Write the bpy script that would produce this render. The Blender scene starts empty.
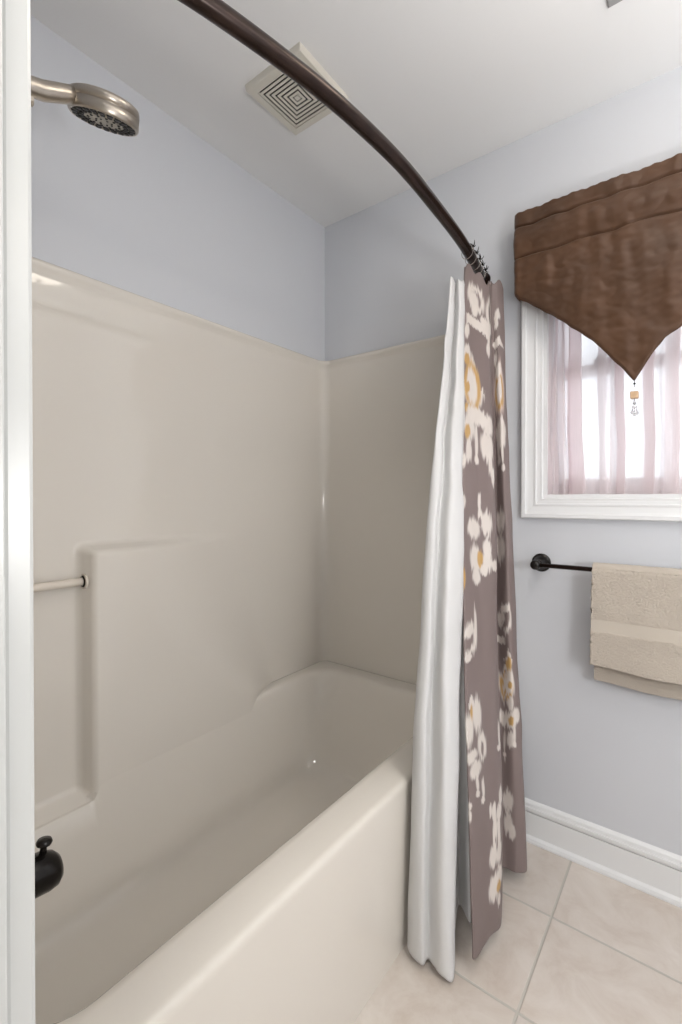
import bpy, bmesh, math, random
import numpy as np
from mathutils import Vector, Matrix, noise

# ------------------------------------------------------------------ camera, world, light, exposure
C = bpy.context.scene.collection
SC = bpy.context.scene
cam_data = bpy.data.cameras.new('camera')
cam = bpy.data.objects.new('camera', cam_data); C.objects.link(cam)
cam.location = (0, 0, 1.195)
cam.rotation_euler = (math.radians(90 - 0.427), 0, math.radians(37.4))
cam_data.sensor_fit = 'VERTICAL'; cam_data.sensor_height = 36.0
cam_data.lens = 36.0 * 469.5 / 1024.0
cam_data.shift_y = -10.5 / 1024.0
cam_data.clip_start = 0.01
SC.camera = cam

WORLD_STRENGTH = 2.3
SHADE_EMISSION = 18.0
HALL_FILL_WATTS = 12.0
FLASH_WATTS = 16.0
BOUNCE_FILL_WATTS = 32.0
BOWL_EMISSION = 9.0
world = bpy.data.worlds.new('overcast_sky'); SC.world = world; world.use_nodes = True
wn = world.node_tree.nodes; wl = world.node_tree.links
wn['Background'].inputs['Color'].default_value = (0.88, 0.94, 1.0, 1)
wn['Background'].inputs['Strength'].default_value = WORLD_STRENGTH
SC.view_settings.view_transform = 'Standard'; SC.view_settings.look = 'None'
SC.view_settings.exposure = 0.30; SC.view_settings.gamma = 1.0
SC.view_settings.use_curve_mapping = False

# ------------------------------------------------------------------ materials
def mat(name, col, rough=0.5, metal=0.0, spec=0.5, var=0.0, vscale=8.0, bump=0.0, bscale=80.0, coat=0.0, detail=4.0, stretch=None):
    m = bpy.data.materials.new(name); m.use_nodes = True
    n = m.node_tree.nodes; l = m.node_tree.links; b = n['Principled BSDF']
    b.inputs['Base Color'].default_value = (*col, 1); b.inputs['Roughness'].default_value = rough
    b.inputs['Metallic'].default_value = metal; b.inputs['Specular IOR Level'].default_value = spec
    b.inputs['Coat Weight'].default_value = coat; b.inputs['Coat Roughness'].default_value = 0.05
    tc = n.new('ShaderNodeTexCoord'); src = tc.outputs['Object']
    if stretch:
        mp = n.new('ShaderNodeMapping'); mp.inputs['Scale'].default_value = stretch
        l.new(src, mp.inputs['Vector']); src = mp.outputs['Vector']
    if var:
        t = n.new('ShaderNodeTexNoise'); t.inputs['Scale'].default_value = vscale; t.inputs['Detail'].default_value = detail
        l.new(src, t.inputs['Vector'])
        r = n.new('ShaderNodeValToRGB'); e = r.color_ramp.elements
        e[0].position = 0.3; e[1].position = 0.7
        e[0].color = (*[c * (1 - var) for c in col], 1); e[1].color = (*[min(1, c * (1 + var)) for c in col], 1)
        l.new(t.outputs['Fac'], r.inputs['Fac']); l.new(r.outputs['Color'], b.inputs['Base Color'])
    if bump:
        t2 = n.new('ShaderNodeTexNoise'); t2.inputs['Scale'].default_value = bscale; t2.inputs['Detail'].default_value = 3
        l.new(src, t2.inputs['Vector'])
        bp = n.new('ShaderNodeBump'); bp.inputs['Strength'].default_value = bump; bp.inputs['Distance'].default_value = 0.002
        l.new(t2.outputs['Fac'], bp.inputs['Height']); l.new(bp.outputs['Normal'], b.inputs['Normal'])
    return m

M_wall = mat('pale_blue_wall_paint', (0.63, 0.648, 0.685), 0.55, spec=0.35, bump=0.06, bscale=160)
M_ceil = mat('ceiling_paint', (0.835, 0.838, 0.84), 0.8, spec=0.2, bump=0.05, bscale=120)
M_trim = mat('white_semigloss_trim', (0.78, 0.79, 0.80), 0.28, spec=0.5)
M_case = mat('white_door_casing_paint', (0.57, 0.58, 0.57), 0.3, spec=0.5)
M_tub = mat('almond_fibreglass', (0.73, 0.69, 0.63), 0.045, spec=0.5)
M_bronze = mat('oil_rubbed_bronze', (0.030, 0.017, 0.013), 0.27, metal=0.6, var=0.25, vscale=30)
M_black = mat('dark_bronze_black', (0.012, 0.010, 0.009), 0.22, metal=0.4)
M_nickel = mat('brushed_nickel', (0.48, 0.43, 0.37), 0.30, metal=1.0, bump=0.08, bscale=60, stretch=(1, 1, 12))
M_face = mat('nozzle_face_metal', (0.36, 0.32, 0.25), 0.35, metal=0.8, var=0.25, vscale=60)
M_rubber = mat('black_nozzle_rubber', (0.012, 0.011, 0.010), 0.5)
M_cream = mat('cream_plastic', (0.66, 0.63, 0.56), 0.45)
M_dark = mat('dark_fan_interior', (0.02, 0.016, 0.013), 0.9)
M_greymetal = mat('grey_register_metal', (0.33, 0.33, 0.33), 0.5)
M_acryl = mat('cream_acrylic', (0.70, 0.64, 0.56), 0.15)
M_valance = mat('brown_crinkled_satin', (0.080, 0.037, 0.017), 0.52, spec=0.35, var=0.20, vscale=7, bump=0.25, bscale=46)
M_valance.node_tree.nodes['Principled BSDF'].inputs['Sheen Weight'].default_value = 0.10
M_wood = mat('pale_wooden_bead', (0.62, 0.42, 0.26), 0.5, var=0.1, vscale=60)
M_cord = mat('dark_cord', (0.02, 0.015, 0.012), 0.7)
M_steel = mat('bright_steel_wire', (0.55, 0.50, 0.46), 0.25, metal=1.0)
M_hall = mat('hall_paint', (0.66, 0.66, 0.64), 0.7)
M_sash = mat('white_vinyl_sash', (0.80, 0.81, 0.82), 0.35)
M_lock = mat('grey_sash_lock', (0.45, 0.46, 0.47), 0.4)

def glass_mat():
    m = bpy.data.materials.new('window_glass'); m.use_nodes = True
    n = m.node_tree.nodes; l = m.node_tree.links; n.remove(n['Principled BSDF'])
    g = n.new('ShaderNodeBsdfGlossy'); g.inputs['Roughness'].default_value = 0.02
    t = n.new('ShaderNodeBsdfTransparent'); t.inputs['Color'].default_value = (0.95, 0.97, 0.97, 1)
    mx = n.new('ShaderNodeMixShader'); fr = n.new('ShaderNodeFresnel'); fr.inputs['IOR'].default_value = 1.45
    l.new(fr.outputs[0], mx.inputs[0]); l.new(t.outputs[0], mx.inputs[1]); l.new(g.outputs[0], mx.inputs[2])
    l.new(mx.outputs[0], n['Material Output'].inputs['Surface']); return m
M_glass = glass_mat()

def crystal_mat():
    m = bpy.data.materials.new('clear_crystal'); m.use_nodes = True
    b = m.node_tree.nodes['Principled BSDF']
    b.inputs['Transmission Weight'].default_value = 0.8; b.inputs['Roughness'].default_value = 0.05
    b.inputs['Base Color'].default_value = (0.9, 0.9, 0.9, 1); return m
M_crystal = crystal_mat()

def sheer_mat(name, col, transp):
    m = bpy.data.materials.new(name); m.use_nodes = True
    n = m.node_tree.nodes; l = m.node_tree.links; n.remove(n['Principled BSDF'])
    d = n.new('ShaderNodeBsdfDiffuse'); d.inputs['Color'].default_value = (*col, 1)
    tl = n.new('ShaderNodeBsdfTranslucent'); tl.inputs['Color'].default_value = (*col, 1)
    t = n.new('ShaderNodeBsdfTransparent'); t.inputs['Color'].default_value = (1.0, 0.975, 0.98, 1)
    tc = n.new('ShaderNodeTexCoord'); mp = n.new('ShaderNodeMapping'); mp.inputs['Scale'].default_value = (900, 900, 12)
    nz = n.new('ShaderNodeTexNoise'); nz.inputs['Scale'].default_value = 1.0
    l.new(tc.outputs['Object'], mp.inputs['Vector']); l.new(mp.outputs['Vector'], nz.inputs['Vector'])
    mr = n.new('ShaderNodeMapRange'); mr.inputs['To Min'].default_value = transp - 0.06; mr.inputs['To Max'].default_value = transp + 0.06
    l.new(nz.outputs['Fac'], mr.inputs['Value'])
    a = n.new('ShaderNodeMixShader'); a.inputs[0].default_value = 0.70
    l.new(d.outputs[0], a.inputs[1]); l.new(tl.outputs[0], a.inputs[2])
    b = n.new('ShaderNodeMixShader'); l.new(mr.outputs[0], b.inputs[0])
    l.new(a.outputs[0], b.inputs[1]); l.new(t.outputs[0], b.inputs[2])
    l.new(b.outputs[0], n['Material Output'].inputs['Surface']); return m
M_sheer = sheer_mat('pink_white_voile', (0.92, 0.855, 0.865), 0.15)

def cloth_mat(name, col=None, attr=None, rough=0.6, transl=0.15, back=None, bump=0.25, bscale=900):
    m = bpy.data.materials.new(name); m.use_nodes = True
    n = m.node_tree.nodes; l = m.node_tree.links; p = n['Principled BSDF']
    p.inputs['Roughness'].default_value = rough; p.inputs['Specular IOR Level'].default_value = 0.3
    tl = n.new('ShaderNodeBsdfTranslucent'); mx = n.new('ShaderNodeMixShader'); mx.inputs[0].default_value = transl
    if attr:
        a = n.new('ShaderNodeAttribute'); a.attribute_name = attr; src = a.outputs['Color']
    else:
        tc0 = n.new('ShaderNodeTexCoord'); t0 = n.new('ShaderNodeTexNoise'); t0.inputs['Scale'].default_value = 6
        l.new(tc0.outputs['Object'], t0.inputs['Vector'])
        r0 = n.new('ShaderNodeValToRGB'); r0.color_ramp.elements[0].color = (*[c * .97 for c in col], 1); r0.color_ramp.elements[1].color = (*col, 1)
        l.new(t0.outputs['Fac'], r0.inputs['Fac']); src = r0.outputs['Color']
    l.new(src, p.inputs['Base Color']); l.new(src, tl.inputs['Color'])
    tc = n.new('ShaderNodeTexCoord'); t = n.new('ShaderNodeTexNoise'); t.inputs['Scale'].default_value = bscale
    l.new(tc.outputs['Object'], t.inputs['Vector'])
    bp = n.new('ShaderNodeBump'); bp.inputs['Strength'].default_value = bump; bp.inputs['Distance'].default_value = 0.0006
    l.new(t.outputs['Fac'], bp.inputs['Height']); l.new(bp.outputs['Normal'], p.inputs['Normal'])
    l.new(p.outputs[0], mx.inputs[1]); l.new(tl.outputs[0], mx.inputs[2])
    l.new(mx.outputs[0], n['Material Output'].inputs['Surface']); return m
M_liner = cloth_mat('white_liner_fabric', (0.82, 0.82, 0.82), rough=0.5, transl=0.22, bump=0.1)
M_print = cloth_mat('taupe_ikat_print', attr='print', rough=0.5, transl=0.06)
M_lining = cloth_mat('off_white_lining', (0.62, 0.60, 0.55), rough=0.6, transl=0.1, bump=0.1)

def towel_mat():
    m = cloth_mat('beige_terry', (0.585, 0.52, 0.445), rough=0.95, transl=0.03, bump=1.0, bscale=900)
    n = m.node_tree.nodes; l = m.node_tree.links
    for k in n:
        if k.type == 'BUMP': k.inputs['Distance'].default_value = 0.002
        if k.type == 'BSDF_PRINCIPLED': k.inputs['Sheen Weight'].default_value = 0.3; k.inputs['Specular IOR Level'].default_value = 0.1
    return m
M_towel = towel_mat()
M_dobby = cloth_mat('beige_flat_weave', (0.56, 0.505, 0.435), rough=0.7, transl=0.03, bump=0.4, bscale=300)

def tile_mat():
    m = bpy.data.materials.new('beige_ceramic_tile'); m.use_nodes = True
    n = m.node_tree.nodes; l = m.node_tree.links; b = n['Principled BSDF']
    tc = n.new('ShaderNodeTexCoord'); sp = n.new('ShaderNodeSeparateXYZ'); l.new(tc.outputs['Object'], sp.inputs[0])
    def mth(op, a, bb=None, cl=False):
        k = n.new('ShaderNodeMath'); k.operation = op; k.use_clamp = cl
        for i, v in enumerate((a, bb)):
            if v is None: continue
            if isinstance(v, (int, float)): k.inputs[i].default_value = v
            else: l.new(v, k.inputs[i])
        return k.outputs[0]
    T = 0.313
    def edge(o, off):
        q = mth('DIVIDE', mth('SUBTRACT', o, off), T)
        fr = mth('FRACT', mth('ADD', q, 40.0))
        d = mth('ABSOLUTE', mth('SUBTRACT', fr, 0.5))
        cell = mth('FLOOR', mth('ADD', q, 40.0))
        return mth('MULTIPLY', mth('SUBTRACT', 0.5, d), T), cell
    ex, cx_ = edge(sp.outputs['X'], -0.3315); ey, cy_ = edge(sp.outputs['Y'], 1.421)
    e = mth('MINIMUM', ex, ey)
    mr = n.new('ShaderNodeMapRange'); mr.interpolation_type = 'SMOOTHSTEP'
    mr.inputs['From Min'].default_value = 0.0022; mr.inputs['From Max'].default_value = 0.0042
    l.new(e, mr.inputs['Value'])
    cv = n.new('ShaderNodeCombineXYZ'); l.new(cx_, cv.inputs[0]); l.new(cy_, cv.inputs[1])
    wnz = n.new('ShaderNodeTexWhiteNoise'); l.new(cv.outputs[0], wnz.inputs['Vector'])
    off = n.new('ShaderNodeVectorMath'); off.operation = 'SCALE'; off.inputs['Scale'].default_value = 7.0
    l.new(wnz.outputs['Color'], off.inputs[0])
    add = n.new('ShaderNodeVectorMath'); add.operation = 'ADD'; l.new(tc.outputs['Object'], add.inputs[0]); l.new(off.outputs[0], add.inputs[1])
    nz = n.new('ShaderNodeTexNoise'); nz.inputs['Scale'].default_value = 8; nz.inputs['Detail'].default_value = 8; nz.inputs['Roughness'].default_value = 0.65
    nz.inputs['Distortion'].default_value = 0.6
    l.new(add.outputs[0], nz.inputs['Vector'])
    r = n.new('ShaderNodeValToRGB'); el = r.color_ramp.elements
    el[0].position = 0.28; el[0].color = (0.53, 0.455, 0.395, 1); el[1].position = 0.72; el[1].color = (0.69, 0.64, 0.59, 1)
    k = el.new(0.5); k.color = (0.625, 0.565, 0.51, 1)
    l.new(nz.outputs['Fac'], r.inputs['Fac'])
    hv = n.new('ShaderNodeHueSaturation'); l.new(r.outputs['Color'], hv.inputs['Color'])
    mv = n.new('ShaderNodeMapRange'); mv.inputs['To Min'].default_value = 0.95; mv.inputs['To Max'].default_value = 1.04
    l.new(wnz.outputs['Value'], mv.inputs['Value']); l.new(mv.outputs[0], hv.inputs['Value'])
    mx = n.new('ShaderNodeMix'); mx.data_type = 'RGBA'; mx.inputs[6].default_value = (0.50, 0.475, 0.43, 1)
    l.new(mr.outputs[0], mx.inputs[0]); l.new(hv.outputs['Color'], mx.inputs[7])
    l.new(mx.outputs[2], b.inputs['Base Color'])
    rr = n.new('ShaderNodeMapRange'); rr.inputs['To Min'].default_value = 0.8; rr.inputs['To Max'].default_value = 0.36
    l.new(mr.outputs[0], rr.inputs['Value']); l.new(rr.outputs[0], b.inputs['Roughness'])
    bp = n.new('ShaderNodeBump'); bp.inputs['Strength'].default_value = 0.6; bp.inputs['Distance'].default_value = 0.002
    l.new(mr.outputs[0], bp.inputs['Height']); l.new(bp.outputs['Normal'], b.inputs['Normal'])
    return m
M_tile = tile_mat()

def emit_mat(name, col, s):
    m = bpy.data.materials.new(name); m.use_nodes = True
    b = m.node_tree.nodes['Principled BSDF']
    b.inputs['Base Color'].default_value = (0.8, 0.8, 0.78, 1)
    b.inputs['Emission Color'].default_value = (*col, 1); b.inputs['Emission Strength'].default_value = s
    return m
M_bowl = emit_mat('glowing_frosted_bowl', (1.0, 0.90, 0.78), BOWL_EMISSION)
M_shade = emit_mat('lit_frosted_shade', (1.0, 0.93, 0.84), SHADE_EMISSION)

# ------------------------------------------------------------------ helpers
def obj(name, bm, m, parent=None, smooth=False, recalc=True):
    if recalc: bmesh.ops.recalc_face_normals(bm, faces=bm.faces)
    me = bpy.data.meshes.new(name); bm.to_mesh(me); bm.free()
    for x in (m if isinstance(m, (list, tuple)) else [m]): me.materials.append(x)
    if smooth: me.polygons.foreach_set('use_smooth', [True] * len(me.polygons))
    o = bpy.data.objects.new(name, me); C.objects.link(o)
    if parent: o.parent = parent; o.matrix_parent_inverse = Matrix.Translation(-Vector(parent.location))
    return o
def thing(name, label, cat, loc=(0, 0, 0), group=None):
    o = bpy.data.objects.new(name, None); C.objects.link(o); o.location = loc; o.empty_display_size = 0.05
    tag(o, label, cat, group); return o
def tag(o, label, cat, group=None):
    o['label'] = label; o['category'] = cat
    if group: o['group'] = group
    return o
def struct(o, label=None):
    o['kind'] = 'structure'
    if label: o['label'] = label
    return o
def add_box(bm, x0, x1, y0, y1, z0, z1, bev=0.0):
    r = bmesh.ops.create_cube(bm, size=1.0)
    vs = r['verts']
    for v in vs:
        v.co = Vector(((x0 + x1) / 2 + v.co.x * (x1 - x0), (y0 + y1) / 2 + v.co.y * (y1 - y0), (z0 + z1) / 2 + v.co.z * (z1 - z0)))
    if bev:
        es = list({e for v in vs for e in v.link_edges})
        bmesh.ops.bevel(bm, geom=es, offset=bev, segments=2, affect='EDGES', profile=0.5)
def frames(path):
    P = [Vector(p) for p in path]; T = []
    for i in range(len(P)):
        a = P[max(0, i - 1)]; b = P[min(len(P) - 1, i + 1)]; T.append((b - a).normalized())
    up = Vector((0, 0, 1)) if abs(T[0].z) < 0.9 else Vector((1, 0, 0))
    N = [(up - T[0] * up.dot(T[0])).normalized()]
    for i in range(1, len(P)):
        n = N[-1] - T[i] * N[-1].dot(T[i]); N.append(n.normalized())
    return P, T, N
def add_tube(bm, path, rad, n=16, caps=True, sx=1.0):
    P, T, N = frames(path); R = rad if isinstance(rad, (list, tuple)) else [rad] * len(P); rings = []
    for p, t, nn, r in zip(P, T, N, R):
        b = t.cross(nn)
        rings.append([bm.verts.new(p + (nn * math.cos(2 * math.pi * k / n) + b * sx * math.sin(2 * math.pi * k / n)) * r) for k in range(n)])
    for a, b in zip(rings, rings[1:]):
        for k in range(n): bm.faces.new((a[k], a[(k + 1) % n], b[(k + 1) % n], b[k]))
    if caps: bm.faces.new(rings[0]); bm.faces.new(rings[-1])
def add_lathe(bm, prof, origin, axis, n=32):
    # prof: (radius, distance along axis)
    ax = Vector(axis).normalized(); u = ax.orthogonal().normalized(); v = ax.cross(u); O = Vector(origin); rings = []
    for r, d in prof:
        if r < 1e-6: rings.append([bm.verts.new(O + ax * d)])
        else: rings.append([bm.verts.new(O + ax * d + (u * math.cos(2 * math.pi * k / n) + v * math.sin(2 * math.pi * k / n)) * r) for k in range(n)])
    for a, b in zip(rings, rings[1:]):
        for k in range(n):
            q = [a[k % len(a)], a[(k + 1) % n % len(a)], b[(k + 1) % n % len(b)], b[k % len(b)]]
            s = []
            for w in q:
                if w not in s: s.append(w)
            if len(s) > 2: bm.faces.new(s)
    if len(rings[0]) > 1: bm.faces.new(rings[0])
    if len(rings[-1]) > 1: bm.faces.new(rings[-1])
def add_ball(bm, c, r, seg=12, scale=(1, 1, 1)):
    q = bmesh.ops.create_uvsphere(bm, u_segments=seg, v_segments=max(6, seg // 2), radius=r)
    for v in q['verts']: v.co = Vector(c) + Vector((v.co.x * scale[0], v.co.y * scale[1], v.co.z * scale[2]))
def grid_mesh(name, V, m, parent=None, smooth=True, flip=False):
    # V: (nr, nc, 3) array
    nr, nc = V.shape[:2]
    idx = np.arange(nr * nc).reshape(nr, nc)
    f = np.stack([idx[:-1, :-1], idx[:-1, 1:], idx[1:, 1:], idx[1:, :-1]], -1).reshape(-1, 4)
    if flip: f = f[:, ::-1]
    me = bpy.data.meshes.new(name); me.from_pydata(V.reshape(-1, 3).tolist(), [], f.tolist()); me.update()
    for x in (m if isinstance(m, (list, tuple)) else [m]): me.materials.append(x)
    me.polygons.foreach_set('use_smooth', [smooth] * len(me.polygons))
    o = bpy.data.objects.new(name, me); C.objects.link(o)
    if parent: o.parent = parent; o.matrix_parent_inverse = Matrix.Translation(-Vector(parent.location))
    return o
def solid(o, t, offset=0.0, mat_off=0):
    md = o.modifiers.new('thickness', 'SOLIDIFY'); md.thickness = t; md.offset = offset; md.material_offset = mat_off; return md
def smoothstep(a, b, x):
    t = np.clip((x - a) / (b - a), 0, 1); return t * t * (3 - 2 * t)
def add_frame(bm, x0, x1, z0, z1, prof):
    # mitred rectangular frame; prof: (inset from outer edge, y)
    loops = []
    for i, y in prof:
        loops.append([bm.verts.new(p) for p in ((x0 + i, y, z0 + i), (x1 - i, y, z0 + i), (x1 - i, y, z1 - i), (x0 + i, y, z1 - i))])
    for a, b in zip(loops, loops[1:]):
        for k in range(4): bm.faces.new((a[k], a[(k + 1) % 4], b[(k + 1) % 4], b[k]))
def catmull(P, t):
    # P: (n, d) control points, t in [0, n-1]
    n = len(P); i = np.clip(np.floor(t).astype(int), 0, n - 2); f = (t - i)[..., None]
    g = lambda k: P[np.clip(k, 0, n - 1)]
    p0, p1, p2, p3 = g(i - 1), g(i), g(i + 1), g(i + 2)
    p0 = np.where((i == 0)[..., None], 2 * p1 - p2, p0); p3 = np.where((i == n - 2)[..., None], 2 * p2 - p1, p3)
    return 0.5 * (2 * p1 + (p2 - p0) * f + (2 * p0 - 5 * p1 + 4 * p2 - p3) * f ** 2 + (3 * p1 - p0 - 3 * p2 + p3) * f ** 3)
def cloth_grid(ctrl, nr, step):
    # ctrl: (columns, 6 rows, 3) -> (nr, nc, 3) and the cloth coordinate of each column
    A = np.array(ctrl, float); mid = A[:, 2, :2]
    cum = np.concatenate([[0], np.cumsum(np.linalg.norm(np.diff(mid, axis=0), axis=1))])
    nc = int(cum[-1] / step) + 1; a = np.linspace(0, cum[-1], nc); t = np.interp(a, cum, np.arange(len(cum)))
    cols = np.stack([catmull(A[:, k], t) for k in range(6)], 0)      # (6, nc, 3)
    tr = np.linspace(0, 5, nr)
    out = catmull(cols.reshape(6, -1), tr).reshape(nr, nc, 3)
    return out, a
def vnoise(P, s, seed=0.0):
    return np.array([noise.noise(Vector((p[0] * s[0] + seed, p[1] * s[1] - seed, p[2] * s[2] + 2 * seed))) for p in P.reshape(-1, 3)]).reshape(P.shape[:-1])

# ------------------------------------------------------------------ room shell
XL, XR, YB, YF, H = -1.398, 1.00, 1.705, 0.138, 2.46
CASE_X, JAMB_X = -0.457, -0.4505
DOOR_X1, DOOR_H = 0.36, 2.05
def box_obj(name, m, *boxes, bev=0.0):
    bm = bmesh.new()
    for b in boxes: add_box(bm, *b, bev)
    return struct(obj(name, bm, m))
box_obj('floor', M_tile, (XL - .1, XR + .1, -1.6, YB + .14, -0.1, 0.0))
box_obj('ceiling', M_ceil, (XL - .1, XR + .1, -1.6, YB + .14, H, H + 0.1))
box_obj('wall_left', M_wall, (XL - .1, XL, -0.0, YB + .14, 0, H))
box_obj('wall_right', M_wall, (XR, XR + .1, -0.0, YB + .14, 0, H))
WX0, WX1, WZ0, WZ1 = -0.428, 0.118, 1.195, 2.055
box_obj('wall_back', M_wall, (XL, WX0, YB, YB + .14, 0, H), (WX1, XR, YB, YB + .14, 0, H), (WX0, WX1, YB, YB + .14, 0, WZ0), (WX0, WX1, YB, YB + .14, WZ1, H))
box_obj('wall_front', M_wall, (XL, JAMB_X - .02, 0.02, YF, 0, H), (DOOR_X1 + .02, XR, 0.02, YF, 0, H), (JAMB_X - .02, DOOR_X1 + .02, 0.02, YF, DOOR_H + .02, H))
# door jamb lining and casing on the bathroom side (a wide flat casing with eased edges)
bm = bmesh.new()
add_box(bm, JAMB_X - .02, JAMB_X, 0.02, YF, 0, DOOR_H, 0.0015)
add_box(bm, DOOR_X1, DOOR_X1 + .02, 0.02, YF, 0, DOOR_H, 0.0015)
add_box(bm, JAMB_X - .02, DOOR_X1 + .02, 0.02, YF, DOOR_H, DOOR_H + .02, 0.0015)
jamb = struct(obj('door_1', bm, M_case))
bm = bmesh.new()
for bx in ((CASE_X - .065, CASE_X, YF, YF + .0237, 0, DOOR_H + .065), (DOOR_X1 + .006, DOOR_X1 + .07, YF, YF + .0237, 0, DOOR_H + .065),
           (CASE_X, DOOR_X1 + .006, YF, YF + .0237, DOOR_H + .006, DOOR_H + .065)):
    add_box(bm, *bx, 0.004)
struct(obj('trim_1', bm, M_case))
# hall beyond the doorway, where the photographer stands
box_obj('wall_hall', M_hall, (XL - .1, XL, -1.6, 0.0, 0, H), (XR, XR + .1, -1.6, 0.0, 0, H), (XL, XR, -1.7, -1.6, 0, H))
# baseboards (board, moulded cap with a gap above the board, rounded shoe)
def baseboard(name, p0, p1, nrm):
    prof = [(0, 0), (.024, 0), (.024, .006), (.021, .014), (.014, .0195), (.0125, .021), (.0125, .0985), (.003, .0986), (.003, .1018), (.0132, .1022), (.0150, .112), (.0145, .117),
            (.0105, .1185), (.0105, .1215), (.009, .129), (.0045, .135), (0, .138)]
    bm = bmesh.new(); A = []; B = []
    for d, z in prof:
        A.append(bm.verts.new((p0[0] + nrm[0] * d, p0[1] + nrm[1] * d, z))); B.append(bm.verts.new((p1[0] + nrm[0] * d, p1[1] + nrm[1] * d, z)))
    for k in range(len(prof) - 1): bm.faces.new((A[k], A[k + 1], B[k + 1], B[k]))
    bm.faces.new(A); bm.faces.new(B[::-1])
    return struct(obj(name, bm, M_trim))
baseboard('baseboard_back', (-0.592, YB), (XR, YB), (0, -1))
baseboard('baseboard_right', (XR, YB), (XR, YF), (-1, 0))

# ------------------------------------------------------------------ window
win = bpy.data.objects.new('window_1', None); C.objects.link(win); win.location = (-.155, YB, WZ0); struct(win)
bm = bmesh.new()
add_frame(bm, -.4965, .1865, 1.1265, 2.1235, [(0, YB), (0, YB - .021), (.003, YB - .024), (.014, YB - .024), (.017, YB - .018), (.022, YB - .0165), (.040, YB - .0145), (.044, YB - .0165),
          (.048, YB - .0165), (.051, YB - .011), (.060, YB - .010), (.0655, YB - .011), (.0685, YB - .006), (.0685, YB)])
obj('casing', bm, M_trim, win)
bm = bmesh.new()
add_frame(bm, WX0, WX1, WZ0, WZ1, [(0, YB - .003), (.012, YB - .003), (.012, YB + .14), (0, YB + .14)])
obj('jamb_lining', bm, M_trim, win)
def sash(name, x0, x1, z0, z1, y, rail_b, rail_t, stile):
    bm = bmesh.new(); d = .022
    add_box(bm, x0, x0 + stile, y, y + d, z0, z1, .002); add_box(bm, x1 - stile, x1, y, y + d, z0, z1, .002)
    add_box(bm, x0 + stile, x1 - stile, y, y + d, z0, z0 + rail_b, .002); add_box(bm, x0 + stile, x1 - stile, y, y + d, z1 - rail_t, z1, .002)
    s = obj(name, bm, M_sash, win)
    bm = bmesh.new(); w = (x1 - x0 - 2 * stile) / 3
    for k in (1, 2): add_box(bm, x0 + stile + w * k - .008, x0 + stile + w * k + .008, y + .005, y + d - .005, z0 + rail_b, z1 - rail_t)
    mu = obj('muntin', bm, M_sash, s); mu.matrix_parent_inverse = Matrix()
    bm = bmesh.new(); add_box(bm, x0 + stile, x1 - stile, y + .010, y + .0115, z0 + rail_b, z1 - rail_t)
    g = obj('pane', bm, M_glass, s); g.matrix_parent_inverse = Matrix()
    # the sash sits under the window Empty, so its own pieces are already in its frame
    return s
sash('lower_sash', WX0 + .012, WX1 - .012, WZ0 + .010, 1.645, YB + .066, .055, .04, .038)
sash('upper_sash', WX0 + .012, WX1 - .012, 1.61, WZ1 - .012, YB + .092, .04, .045, .038)
bm = bmesh.new(); add_box(bm, -.285, -.235, YB + .060, YB + .085, 1.645, 1.660, .003); add_box(bm, -.275, -.255, YB + .052, YB + .070, 1.652, 1.668, .003)
obj('sash_lock', bm, M_lock, win)

# ------------------------------------------------------------------ one-piece bathtub and surround
tub = thing('bathtub', 'almond fibreglass bathtub with tall one-piece wall surround in the alcove', 'bathtub', (-1.0, .93, 0))
def rrect(x0, x1, y0, y1, r, z, nc=10, ns=60):
    pts = []
    cs = [(x1 - r, y1 - r, 0), (x0 + r, y1 - r, 90), (x0 + r, y0 + r, 180), (x1 - r, y0 + r, 270)]
    for q, (cx, cy, a0) in enumerate(cs):
        for k in range(nc + 1):
            a = math.radians(a0 + 90 * k / nc); pts.append((cx + r * math.cos(a), cy + r * math.sin(a), z))
        nx, ny, na = cs[(q + 1) % 4]; p = pts[-1]; e = (nx + r * math.cos(math.radians(na)), ny + r * math.sin(math.radians(na)))
        for k in range(1, ns): pts.append((p[0] + (e[0] - p[0]) * k / ns, p[1] + (e[1] - p[1]) * k / ns, z))
    return pts
levels = [(-1.20, -.87, .42, 1.34, .08, .066), (-1.255, -.81, .36, 1.42, .09, .069), (-1.285, -.785, .33, 1.465, .10, .080), (-1.302, -.770, .31, 1.49, .11, .105),
          (-1.312, -.762, .29, 1.51, .11, .15), (-1.322, -.748, .265, 1.55, .11, .28), (-1.329, -.734, .244, 1.592, .108, .395), (-1.332, -.729, .238, 1.602, .106, .422),
          (-1.336, -.724, .232, 1.609, .106, .434), (-1.344, -.717, .226, 1.616, .108, .4395), (-1.36, -.703, .215, 1.63, .10, .441),
          (-1.385, -.636, .186, 1.682, .03, .441), (-1.392, -.628, .181, 1.689, .02, .4398), (-1.395, -.6225, .178, 1.692, .02, .4355), (-1.396, -.6205, .177, 1.693, .02, .429), (-1.396, -.6203, .177, 1.693, .02, .42),
          (-1.396, -.621, .177, 1.693, .02, .06), (-1.396, -.621, .177, 1.693, .02, .0)]
bm = bmesh.new(); prev = None
for k, L in enumerate(levels):
    ring = []
    for p in rrect(*L):
        zl = .442 - .087 * (1 - float(smoothstep(.612, .645, p[1]))) if p[0] < -1.27 else .442       # the deck dips to the niche shelf
        ring.append(bm.verts.new((p[0], p[1], min(p[2], zl))))
    if prev is None: bm.faces.new(ring)
    else:
        n = len(ring)
        for i in range(n): bm.faces.new((prev[i], prev[(i + 1) % n], ring[(i + 1) % n], ring[i]))
    prev = ring
o = obj('tub_basin', bm, M_tub, tub, smooth=True)
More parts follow.
